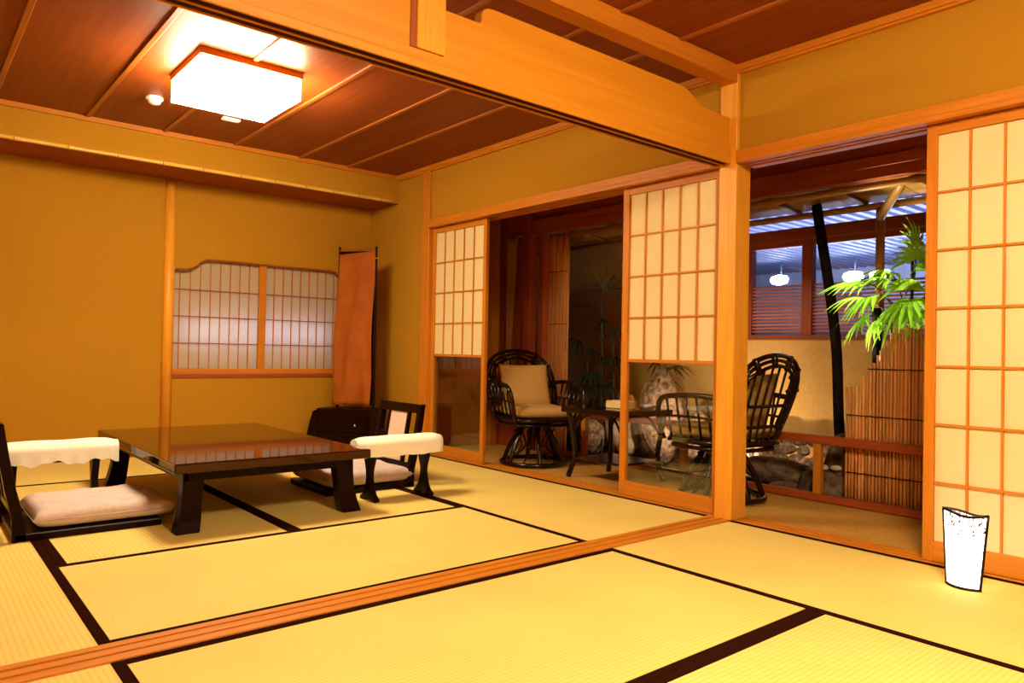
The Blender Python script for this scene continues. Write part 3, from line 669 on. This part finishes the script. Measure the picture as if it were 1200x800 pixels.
# --- rattan chairs
def rattan_chair(loc, rz, label):
    """local +Y is the way it faces; origin at floor under the seat"""
    t = thing('rattan_chair', label, 'chair', loc, rz, 'dark rattan swivel chairs on the veranda')
    R_ = M['rattan']
    MB().tube([(.235 * cos(a * pi / 16), .235 * sin(a * pi / 16), .018) for a in range(32)], .016, 8, closed=True).build('base_ring', R_, t, world=False)
    for k in range(6):
        a = k * pi / 3 + .3; c, s = cos(a), sin(a)
        MB().tube(smooth_path([(c * .228, s * .228, .02), (c * .185, s * .185, .13), (c * .125, s * .125, .235), (c * .10, s * .10, .29)]), .017, 8).build('leg', R_, t, world=False)
    for k in range(6):
        a = k * pi / 3 + .3 + pi / 6
        MB().tube(smooth_path([(cos(a) * .21, sin(a) * .21, .03), (cos(a) * .09, sin(a) * .09, .13), (cos(a) * .15, sin(a) * .15, .25)]), .007, 6).build('brace', R_, t, world=False)
    MB().lathe([(.12, .275), (.13, .285), (.13, .305), (.11, .315)], 20).build('swivel', R_, t, world=False)
    def sq(r, z, n=40, fy=1.0):
        o_ = []
        for k in range(n):
            a = 2 * pi * k / n; c, s = cos(a), sin(a); m_ = (abs(c) ** 4 + abs(s) ** 4) ** -.25; o_.append((c * m_ * r, s * m_ * r * fy, z))
        return o_
    sf = MB(); sf.tube(sq(.245, .335), .017, 8, closed=True); sf.tube(sq(.235, .300), .012, 8, closed=True)
    sf.box(-.22, .22, -.22, .22, .318, .334); sf.build('seat_frame', R_, t, world=False)
    # back hoops
    def hoop(k):
        d = .028 * k
        return smooth_path([(-.255 + d, -.17, .345), (-.285 + d, -.235, .52), (-.265 + d, -.30, .68 - d * .3), (-.17 + d * .6, -.345, .79 - d), (0, -.36, .825 - d), (.17 - d * .6, -.345, .79 - d), (.265 - d, -.30, .68 - d * .3), (.285 - d, -.235, .52), (.255 - d, -.17, .345)], 6)
    for k in range(3): MB().tube(hoop(k), .0135 if k == 0 else .010, 8).build('back_hoop', R_, t, world=False)
    H0, H2 = hoop(0), hoop(2)
    for i in range(8, len(H0) - 8, 5):
        p, q = H0[i], H2[i]; u_ = (p - q).normalized() * .012; MB().tube([p + u_, q - u_], .017, 8).build('binding', R_, t, world=False)
    for k in range(7):
        x = (-.19 + k * .38 / 6); zt = .765 - .6 * x * x * 3.2
        MB().tube(smooth_path([(x * .85, -.225, .335), (x * 1.0, -.255, .50), (x, -.335 + abs(x) * .1, zt)]), .0075, 6).build('back_rib', R_, t, world=False)
    for z, y, x in ((.545, -.27, .285), (.43, -.245, .272)):
        MB().tube(smooth_path([(-x, y + .06, z), (-x * .7, y - .005, z), (0, y - .02, z), (x * .7, y - .005, z), (x, y + .06, z)]), .010, 7).build('back_band', R_, t, world=False)
    for s in (-1, 1):
        arm = MB().tube(smooth_path([(s * .285, -.225, .585), (s * .30, -.08, .595), (s * .30, .12, .585), (s * .295, .20, .565), (s * .285, .235, .51), (s * .265, .240, .40), (s * .245, .225, .33)], 7), .0155, 9).build('arm', R_, t, world=False)
        MB().tube(smooth_path([(s * .280, -.19, .47), (s * .285, 0, .475), (s * .278, .235, .465)]), .008, 7).build('arm_rail', R_, arm, world=False)
        for k in range(5):
            y = -.13 + k * .073
            MB().tube([(s * .246, y, .335), (s * .299, y, .588)], .0075, 6).build('arm_spindle', R_, arm, world=False)
    pillow(.46, .46, .085, 6, 11, 22, .003).build('seat_cushion', M['beige_cloth'], t, world=False).location = (0, .01, .345)
    bc = pillow(.40, .34, .095, 5, 5, 22, .003).build('back_cushion', M['beige_cloth'], t, world=False)
    bc.location = (0, -.175, .575); bc.rotation_euler = (radians(-74) + pi, 0, 0); bc.location.y = -.20
    bc.rotation_euler = (radians(107), 0, 0)
    bc.location = (0, -.125, .575)
    return t
ch1 = rattan_chair((.40, 1.94, 0), radians(163), 'dark rattan swivel chair with beige cushions, left of the glass-topped table')
ch2 = dup(ch1, (.47, .38, 0), radians(-5), 'dark rattan swivel chair partly hidden by the centre post')

# --- rattan table
rt = thing('rattan_table', 'dark rattan side table with glass top between the two rattan chairs', 'table', (.425, 1.16, 0))
MB().box(-.24, .24, -.275, .275, .425, .462).build('tabletop', M['rattan'], rt, world=False, bevel=.006, seg=2)
MB().box(-.225, .225, -.26, .26, .4625, .468).build('glass_top', M['glass'], rt, world=False)
for sx in (-1, 1):
    for sy in (-1, 1):
        MB().tube(smooth_path([(sx * .205, sy * .235, .436), (sx * .185, sy * .215, .28), (sx * .175, sy * .205, .14), (sx * .195, sy * .238, .0)]), .017, 8).build('leg', M['rattan'], rt, world=False)
        MB().tube(smooth_path([(sx * .18, sy * .21, .30), (sx * .165, sy * .13, .40), (sx * .165, 0, .425)]), .008, 6).build('brace', M['rattan'], rt, world=False)
MB().box(-.18, .18, -.21, .21, .118, .132).build('shelf', M['rattan'], rt, world=False, bevel=.004)
def on_table(name, label, cat, x, y, rz=0): return thing(name, label, cat, (x, y, .469), rz)
tk = on_table('tissue_box', 'pale yellow tissue box on the rattan table', 'tissue box', .36, 1.06, radians(8))
MB().box(-.052, .052, -.085, .085, 0, .048).build('box', mat('pale_yellow_card', (.72, .55, .22), .6), tk, world=False, bevel=.003)
MB().box(-.015, .015, -.055, .055, .048, .049).build('slot', M['white_cloth'], tk, world=False)
nk = on_table('ashtray', 'white cloth-covered dish on the rattan table behind the glass', 'dish', .50, .965)
MB().lathe([(.030, 0), (.050, .006), (.058, .022), (.052, .024), (.044, .012), (.010, .010)], 20).build('dish', M['white_cloth'], nk, world=False)
mn = on_table('menu_stand', 'small upright orange card stand on the rattan table', 'card stand', .42, .99, radians(60))
MB().add([(-.03, 0, 0), (.03, 0, 0), (.03, .006, 0), (-.03, .006, 0), (-.03, .026, .085), (.03, .026, .085), (.03, .032, .085), (-.03, .032, .085)],
         [(0, 3, 2, 1), (4, 5, 6, 7), (0, 1, 5, 4), (1, 2, 6, 5), (2, 3, 7, 6), (3, 0, 4, 7)]).build('card', M['hinoki_z'], mn, world=False)
MB().box(-.035, .035, -.004, .045, 0, .006).build('foot', M['hinoki_x'], mn, world=False)

# ================================================================= GARDEN
random.seed(5)
gd = struct(MB().grid(lambda i, j: (.90 + i * 1.12, -3.0 + j * 7.5, -.10 + .12 * i + .03 * sin(i * 9 + j * 40) * sin(j * 70)), 20, 90).build('floor', M['soil']), 'dark soil of the little enclosed garden', 'ground')
gw = empty('wall_garden', (2.05, 1.0, -.2)); struct(gw, 'cream plaster wall enclosing the little garden', 'wall')
MB().box(2.0, 2.08, -3.0, 1.26, -.2, .95).build('plaster_panel', M['garden_wall'], gw)
MB().box(2.0, 2.08, 1.26, 4.5, -.2, 2.4).build('plaster_panel', M['garden_wall'], gw)
MB().box(.9, 2.0, 4.4, 4.5, -.2, 2.4).build('plaster_panel', M['garden_wall'], gw)
MB().box(1.975, 2.10, -3.0, 1.26, .95, .985).build('coping', M['engawa_ceiling'], gw)
gf = empty('window_2', (2.0, .3, .985)); struct(gf, 'red framed open window band above the garden wall, with slatted lower half', 'window')
for v in (1.20, .70, -.22, -1.15, -2.05): MB().box(1.985, 2.05, v - .04, v + .04, .985, 1.70).build('mullion', M['red_wood'], gf, bevel=.002)
MB().box(1.97, 2.06, -3.0, 1.26, 1.70, 1.79).build('header', M['red_wood_y'], gf, bevel=.002)
MB().box(1.99, 2.04, -3.0, 1.26, 1.655, 1.70).build('top_rail', M['red_wood_y'], gf, bevel=.002)
for (a, b) in ((.74, 1.16), (-.18, .66), (-1.11, -.26), (-2.01, -1.19)):
    for k in range(14):
        z = 1.004 + k * .0265
        MB().add([(2.005, a, z), (2.030, a, z + .008), (2.030, b, z + .008), (2.005, b, z), (2.005, a, z + .011), (2.030, a, z + .019), (2.030, b, z + .019), (2.005, b, z + .011)],
                 [(0, 1, 2, 3), (4, 7, 6, 5), (0, 4, 5, 1), (1, 5, 6, 2), (2, 6, 7, 3), (3, 7, 4, 0)]).build('slat', M['slat'], gf)
for (a, b) in ((.74, 1.16), (-.18, .66), (-1.11, -.26)):
    MB().box(2.040, 2.044, a, b, .985, 1.655).build('glass_pane', M['glass'], gf)
# eave of poles and boards
ev = empty('trim_22', (1.2, 0, 1.77)); struct(ev, 'bamboo and board eave over the garden', 'eave')
MB().tube([(.97, -2.9, 1.790), (.97, 2.6, 1.775)], .022, 12).build('pole', M['bamboo_eave'], ev)
MB().tube([(1.43, -1.6, 1.765), (1.43, 3.6, 1.750)], .022, 12).build('pole', M['bamboo_eave'], ev)
for k in range(12):
    a = -1.55 + k * .42
    MB().add([(.93, a, 1.845), (.93, a + .415, 1.845), (1.46, a + .415, 1.795), (1.46, a, 1.795), (.93, a, 1.857), (.93, a + .415, 1.857), (1.46, a + .415, 1.807), (1.46, a, 1.807)],
             [(0, 3, 2, 1), (4, 5, 6, 7), (0, 1, 5, 4), (1, 2, 6, 5), (2, 3, 7, 6), (3, 0, 4, 7)]).build('eave_board', M['bamboo_eave'], ev)
for v in (-1.30, -.86, -.42, .02, .46, .90, 1.34, 1.78, 2.22): MB().tube([(.95, v, 1.828), (1.46, v, 1.782)], .014, 8).build('rafter', M['bamboo_eave'], ev)
sp_ = thing('eave_post', 'golden bamboo post holding up the garden eave behind the palm', 'post', (1.43, -.075, -.02))
MB().tube([(0, 0, 0), (0, 0, 1.76)], .026, 14).build('bamboo_pole', M['bamboo_eave'], sp_, world=False)
MB().tube([(-.03, -.01, 1.70), (-.40, -.42, 2.02)], .026, 10).build('brace', M['bamboo_eave'], sp_, world=False)
nb = MB()
for z in (.3, .68, 1.05, 1.42): nb.tube([(0, 0, z - .004), (0, 0, z + .004)], .029, 14)
nb.build('node', M['cedar_z'], sp_, world=False)

# bamboo fences
def bamboo_fence(loc, culms, step, axis, label, ties, back=False):
    t = thing('bamboo_screen', label, 'fence', loc)
    n = len(culms)
    for k, h in enumerate(culms):
        r = .0082 + .0012 * ((k * 7) % 3 - 1); p = k * step
        z0 = .0; pts = []
        q = (p * axis[0], p * axis[1])
        zz = .10 + .05 * ((k * 5) % 4)
        pts = [(0, r)]
        while zz < h - .03: pts += [(zz - .006, r), (zz, r * 1.18), (zz + .006, r)]; zz += .21
        pts.append((h, r))
        MB().tube([(q[0] + .002 * sin(k * 2.3), q[1], z) for z, _ in pts], [a for _, a in pts], 7).build('culm', M['bamboo'], t, world=False)
    for z, k0 in ties:
        a = k0 * step; b = (n - 1) * step
        MB().tube([((a) * axis[0] - .011, a * axis[1] - .004, z), (b * axis[0] - .011, b * axis[1], z)], .0032, 6).build('tie', M['tie'], t, world=False)
    return t
hts = []
for k in range(62):
    v = -k * .0185
    h = .655 + .002 * k if k < 4 else min(.645 + (k - 3) * .030, .975) + .004 * ((k * 3) % 4)
    hts.append(h)
bamboo_fence((.915, -.128, 0), hts, .0185, (0, -1), 'bamboo screen fence rising in steps beside the palm on the right', ((.50, 0), (.76, 6), (.18, 0)))
bamboo_fence((.955, 2.40, 0), [1.78] * 13, .0185, (0, -1), 'tall bamboo screen seen past the first rattan chair', ((1.48, 0), (1.05, 0), (.45, 0)))

# rocks
def rock(loc, size, seed, m, label, cat='rock', group=None, det=3):
    random.seed(seed); bm = bmesh.new(); bmesh.ops.create_icosphere(bm, subdivisions=det, radius=1)
    ph = [random.uniform(0, 6.28) for _ in range(9)]
    dirs = [Vector((random.gauss(0, 1), random.gauss(0, 1), random.gauss(0, 1))).normalized() for _ in range(9)]
    for v in bm.verts:
        p = v.co.copy(); d = p.normalized()
        r = 1 + .13 * sin(3 * d.x + ph[0]) * sin(3 * d.y + ph[1]) + .08 * sin(6 * d.z + ph[2] + 4 * d.x) + .04 * sin(13 * d.y + ph[3]) * sin(11 * d.x + ph[4])
        for e in dirs:
            c = d.dot(e)
            if c * r > .80: r *= .80 / (c * r) * .5 + .5
        v.co = Vector((d.x * r * size[0], d.y * r * size[1], d.z * r * size[2]))
    zmin = min(v.co.z for v in bm.verts)
    for v in bm.verts: v.co.z -= zmin * .8
    me = bpy.data.meshes.new('garden_rock'); bm.to_mesh(me); bm.free(); me.materials.append(m)
    me.polygons.foreach_set('use_smooth', [True] * len(me.polygons))
    o_ = bpy.data.objects.new('garden_rock', me); C.objects.link(o_); o_.location = loc; return tag(o_, label, cat, group)
rock((1.25, .50, .00), (.17, .22, .10), 1, M['dark_rock'], 'rounded brown garden rock behind the second rattan chair')
rock((1.40, 1.58, .03), (.17, .20, .375), 2, M['rock'], 'tall mottled upright garden rock seen through the glass foot')
rock((1.36, 1.92, .05), (.16, .17, .26), 3, M['pale_rock'], 'smooth pinkish garden rock behind the rattan table')
rock((1.50, 1.28, .05), (.12, .12, .20), 6, M['rock'], 'mottled garden rock at the foot of the tall upright rock')
rock((1.15, .00, -.02), (.13, .11, .19), 4, M['dark_rock'], 'dark boulder rising behind the low rail post')
rock((1.25, 2.15, .02), (.15, .15, .17), 8, M['rock'], 'mottled low rock under the line of the rattan table')
rock((1.08, .32, -.08), (.10, .15, .07), 12, M['dark_rock'], 'low dark rock just behind the low rail')
# bank of rough rubble against the wall
random.seed(21); k = 0
for r_ in range(4):
    for c_ in range(9):
        x = 1.42 + r_ * .13 + random.uniform(-.02, .02); y = .02 + c_ * .105 + random.uniform(-.03, .03)
        s = random.uniform(.045, .075)
        rock((x, y, .02 + r_ * .055), (s, s * 1.2, s * .8), 100 + k, M['rock'], 'rough pinkish rubble stone banked against the garden wall', 'rock', 'rubble stones banked by the garden wall', det=2); k += 1
for k in range(12):
    rock((1.02 + random.uniform(0, .14), -.10 + random.uniform(0, .28), .150 + random.uniform(-.02, .02)), (.024, .034, .018), 300 + k, M['pale_rock'], 'small pale pebble heaped behind the low rail post', 'pebble', 'pale pebbles behind the low rail', det=2)
rock((1.09, .05, -.08), (.13, .20, .14), 14, M['dark_rock'], 'flat dark stone carrying the pale pebbles')

# tree trunk, leaning
tk_ = MB().tube(smooth_path([(1.32, .04, -.05), (1.30, .10, .35), (1.30, .135, .95), (1.30, .255, 1.70), (1.30, .275, 1.785)]), .031, 12).build('tree_trunk', M['bark']); tag(tk_, 'leaning black tree trunk in the garden', 'tree trunk')
for pt_ in ():
    pass
tk2 = MB().tube(smooth_path([(1.30, -.10, -.05), (1.30, -.12, .6), (1.30, -.115, 1.12)]), .026, 10).build('tree_trunk', M['bark']); tag(tk2, 'short dark tree stump behind the bright palm leaves', 'tree trunk')

# palms
def fan_leaf(base, tip_dir, size, n, spread, droop, width, seed):
    """fan of narrow leaflets at the end of a petiole; returns MB"""
    random.seed(seed); b = MB(); c = Vector(base); f = Vector(tip_dir).normalized()
    up = Vector((0, 0, 1)); side = f.cross(up); side = side.normalized() if side.length > .05 else Vector((1, 0, 0)); nrm = side.cross(f)
    for k in range(n):
        a = (k / (n - 1) - .5) * spread; L = size * (1 - .25 * abs(a) / (spread / 2 + .01)) * random.uniform(.88, 1.05)
        d = (f * cos(a) + side * sin(a)).normalized(); sd = (side * cos(a) - f * sin(a)).normalized()
        rows = 7; v = []
        for i in range(rows):
            q = i / (rows - 1); wv = width * (q * 5 if q < .2 else 1) * (1 if q < .7 else max(.12, (1 - q) / .3)) if q > 0 else width * .15
            p = c + d * L * q + Vector((0, 0, -droop * L * q * q)) + nrm * (.02 * sin(q * 3))
            v += [p - sd * wv / 2, p + Vector((0, 0, -wv * .18)), p + sd * wv / 2]
        b.add(v, [(i * 3 + j, i * 3 + j + 1, i * 3 + j + 4, i * 3 + j + 3) for i in range(rows - 1) for j in range(2)], True)
    return b
def palm(loc, label, stems, leaves, mleaf):
    t = thing('lady_palm', label, 'palm', loc)
    L0 = Vector(loc)
    for s_ in stems: MB().tube(smooth_path([Vector(p) - L0 for p in s_]), .009, 7).build('stem', M['stem'], t, world=False)
    for (root, p, d, size, n, spread, droop, wd, sd_) in leaves:
        P_ = Vector(p) - L0; Rt = Vector(root) - L0
        lf = fan_leaf(P_, d, size, n, spread, droop, wd, sd_).build('leaf', mleaf, t, world=False)
        mid = (P_ + Rt) / 2 + Vector((0, 0, .02)); MB().tube(smooth_path([Rt, mid, P_], 4), .004, 5).build('petiole', M['stem'], lf, world=False)
    return t
def W(p): return p
palm((1.12, -.40, -.05), 'bright green lit palm over the bamboo fence',
     [[(1.12, -.40, -.05), (1.12, -.385, .8), (1.11, -.39, 1.38)], [(1.14, -.30, -.05), (1.13, -.29, .7), (1.10, -.275, 1.12)]],
     [((1.11, -.385, 1.30), (1.10, -.395, 1.44), (-.15, .15, 1), .20, 9, 2.9, .12, .026, 1),
      ((1.11, -.385, 1.20), (1.06, -.29, 1.26), (-.1, .9, .12), .26, 10, 2.3, .30, .024, 2),
      ((1.10, -.30, 1.10), (1.02, -.25, 1.17), (-.3, .55, -.15), .24, 10, 2.6, .55, .026, 3),
      ((1.10, -.34, 1.10), (1.03, -.40, 1.20), (-.4, -.1, .4), .19, 9, 3.0, .5, .027, 4),
      ((1.11, -.36, 1.02), (1.05, -.36, 1.10), (-.4, .15, -.5), .22, 9, 2.8, .4, .028, 5),
      ((1.10, -.28, 1.05), (1.06, -.16, 1.16), (-.1, .9, .0), .26, 8, 1.8, .35, .018, 6),
      ((1.12, -.45, 1.15), (1.07, -.50, 1.30), (-.2, -.3, .7), .20, 9, 2.8, .4, .027, 7),
      ((1.11, -.30, .98), (1.05, -.25, 1.03), (-.3, .3, -.8), .17, 8, 2.4, .2, .024, 8),
      ((1.10, -.30, 1.12), (1.00, -.20, 1.24), (-.2, .85, .05), .28, 12, 2.2, .28, .022, 41),
      ((1.10, -.34, 1.16), (1.00, -.33, 1.28), (-.4, .5, .2), .22, 11, 3.0, .45, .024, 42),
      ((1.11, -.40, 1.10), (1.02, -.42, 1.14), (-.4, .1, -.2), .22, 11, 3.0, .5, .026, 43),
      ((1.11, -.40, 1.22), (1.03, -.44, 1.36), (-.3, .0, .5), .20, 10, 3.2, .35, .024, 44),
      ((1.10, -.28, 1.00), (1.02, -.20, 1.06), (-.3, .4, -.4), .20, 10, 2.6, .4, .024, 45),
      ((1.12, -.46, 1.02), (1.04, -.48, 1.08), (-.3, -.1, -.2), .20, 10, 2.8, .5, .026, 46)], M['leaf'])
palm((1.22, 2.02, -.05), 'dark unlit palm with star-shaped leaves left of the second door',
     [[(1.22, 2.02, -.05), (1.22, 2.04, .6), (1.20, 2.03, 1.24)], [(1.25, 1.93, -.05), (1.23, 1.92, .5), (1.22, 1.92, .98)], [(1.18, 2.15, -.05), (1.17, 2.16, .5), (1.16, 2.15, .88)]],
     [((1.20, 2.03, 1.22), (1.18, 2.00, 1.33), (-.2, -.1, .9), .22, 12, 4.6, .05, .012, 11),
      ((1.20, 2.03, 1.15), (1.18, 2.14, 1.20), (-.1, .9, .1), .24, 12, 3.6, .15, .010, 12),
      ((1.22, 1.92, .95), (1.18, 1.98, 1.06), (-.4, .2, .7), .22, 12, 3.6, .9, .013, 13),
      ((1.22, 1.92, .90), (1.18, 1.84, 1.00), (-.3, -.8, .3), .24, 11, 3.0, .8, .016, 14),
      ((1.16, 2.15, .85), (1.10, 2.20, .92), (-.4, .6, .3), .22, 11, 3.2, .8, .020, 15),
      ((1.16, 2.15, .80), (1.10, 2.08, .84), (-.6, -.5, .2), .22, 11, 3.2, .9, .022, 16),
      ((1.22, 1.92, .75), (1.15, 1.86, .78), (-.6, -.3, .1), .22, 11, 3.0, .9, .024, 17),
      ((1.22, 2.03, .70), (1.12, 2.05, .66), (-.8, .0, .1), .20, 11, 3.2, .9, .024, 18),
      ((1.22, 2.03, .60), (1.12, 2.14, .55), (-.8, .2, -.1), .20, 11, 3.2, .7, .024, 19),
      ((1.22, 1.92, .60), (1.14, 1.93, .56), (-.8, -.2, -.1), .20, 11, 3.2, .7, .024, 20)], M['leaf_shaded'])
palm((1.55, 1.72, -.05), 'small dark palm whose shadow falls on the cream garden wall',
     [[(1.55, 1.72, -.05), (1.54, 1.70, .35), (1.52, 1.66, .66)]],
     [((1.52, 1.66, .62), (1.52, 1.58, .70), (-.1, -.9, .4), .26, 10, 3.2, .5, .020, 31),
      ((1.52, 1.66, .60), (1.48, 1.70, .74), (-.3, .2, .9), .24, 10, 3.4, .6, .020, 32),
      ((1.52, 1.66, .55), (1.44, 1.60, .62), (-.6, -.5, .3), .22, 10, 3.0, .6, .020, 33)], M['leaf_shaded'])

# ================================================================= BEYOND THE GARDEN (lit yard)
struct(MB().box(2.08, 9.0, -5.0, 7.5, -.25, -.2).build('floor', M['asphalt']), 'asphalt yard outside the garden', 'ground')
cp = thing('yard_canopy', 'ribbed bluish canopy roof over the yard, seen through the garden window', 'canopy', (5.2, 1.5, 2.27))
MB().box(-3.0, 3.3, -5.5, 5.5, .03, .04).build('canopy_sheet', M['corrugated'], cp, world=False)
for k in range(60): MB().box(-2.95, 3.3, -3.6 + k * .14, -3.535 + k * .14, -.010, .03).build('rib', M['canopy_rib'], cp, world=False)
yw = empty('wall_yard', (8.6, 1.5, -.2)); struct(yw, 'grey building wall across the yard', 'wall')
MB().box(8.55, 8.7, -4.0, 7.0, -.2, 2.5).build('wall_panel', M['grey_wall'], yw)
for v in (-1.5, 1.0, 3.3, 5.6): MB().box(8.50, 8.56, v, v + .9, -.2, 1.85).build('shutter', M['canopy_rib'], yw)
def flood(loc, label):
    t = thing('flood_lamp', label, 'lamp', loc)
    MB().box(.0, .08, -.14, .14, -.07, .07).build('housing', M['canopy_rib'], t, world=False, bevel=.004)
    MB().grid(lambda i, j: (-.004 - .05 * cos(pi / 2 * i), .15 * sin(pi / 2 * i) * cos(2 * pi * j), .075 * sin(pi / 2 * i) * sin(2 * pi * j)), 6, 20).build('lamp_face', M['flood'], t, world=False)
    MB().tube([(.05, 0, .07), (.05, 0, .275)], .012, 8).build('bracket', M['canopy_rib'], t, world=False)
flood((7.0, 3.84, 1.98), 'dazzling white lamp beyond the garden window, left of the trunk')
flood((7.0, 2.72, 1.96), 'dazzling white lamp beyond the garden window, right of the trunk')
flood((7.0, 2.35, 1.96), 'dazzling white lamp beyond the garden window, behind the palm leaves')

# --- real light of the garden and yard
def area(name, loc, target, size, power, col):
    d = bpy.data.lights.new(name, 'AREA'); d.energy = power; d.color = col; d.shape = 'DISK'; d.size = size
    o_ = bpy.data.objects.new(name, d); C.objects.link(o_); o_.location = loc
    o_.rotation_euler = (Vector(target) - Vector(loc)).to_track_quat('-Z', 'Y').to_euler(); return o_
def spot(name, loc, target, power, col, ang=70, size=.015):
    d = bpy.data.lights.new(name, 'SPOT'); d.energy = power; d.color = col; d.spot_size = radians(ang); d.spot_blend = .5; d.shadow_soft_size = size
    o_ = bpy.data.objects.new(name, d); C.objects.link(o_); o_.location = loc
    o_.rotation_euler = (Vector(target) - Vector(loc)).to_track_quat('-Z', 'Y').to_euler(); return o_
spot('garden_light_palm', (1.02, .42, .66), (1.08, -.36, 1.22), 210, (1.0, .95, .60), 60)
spot('garden_light_wall', (1.45, 1.05, .10), (2.0, .62, .35), 22, (1.0, .72, .40), 150)
spot('garden_light_rock', (1.06, 1.10, .30), (1.75, 1.75, .60), 19, (1.0, .74, .48), 130)
area('yard_light', (5.6, 1.6, 1.0), (5.6, 1.6, 2.4), 3.5, 480, (.55, .62, 1.0))
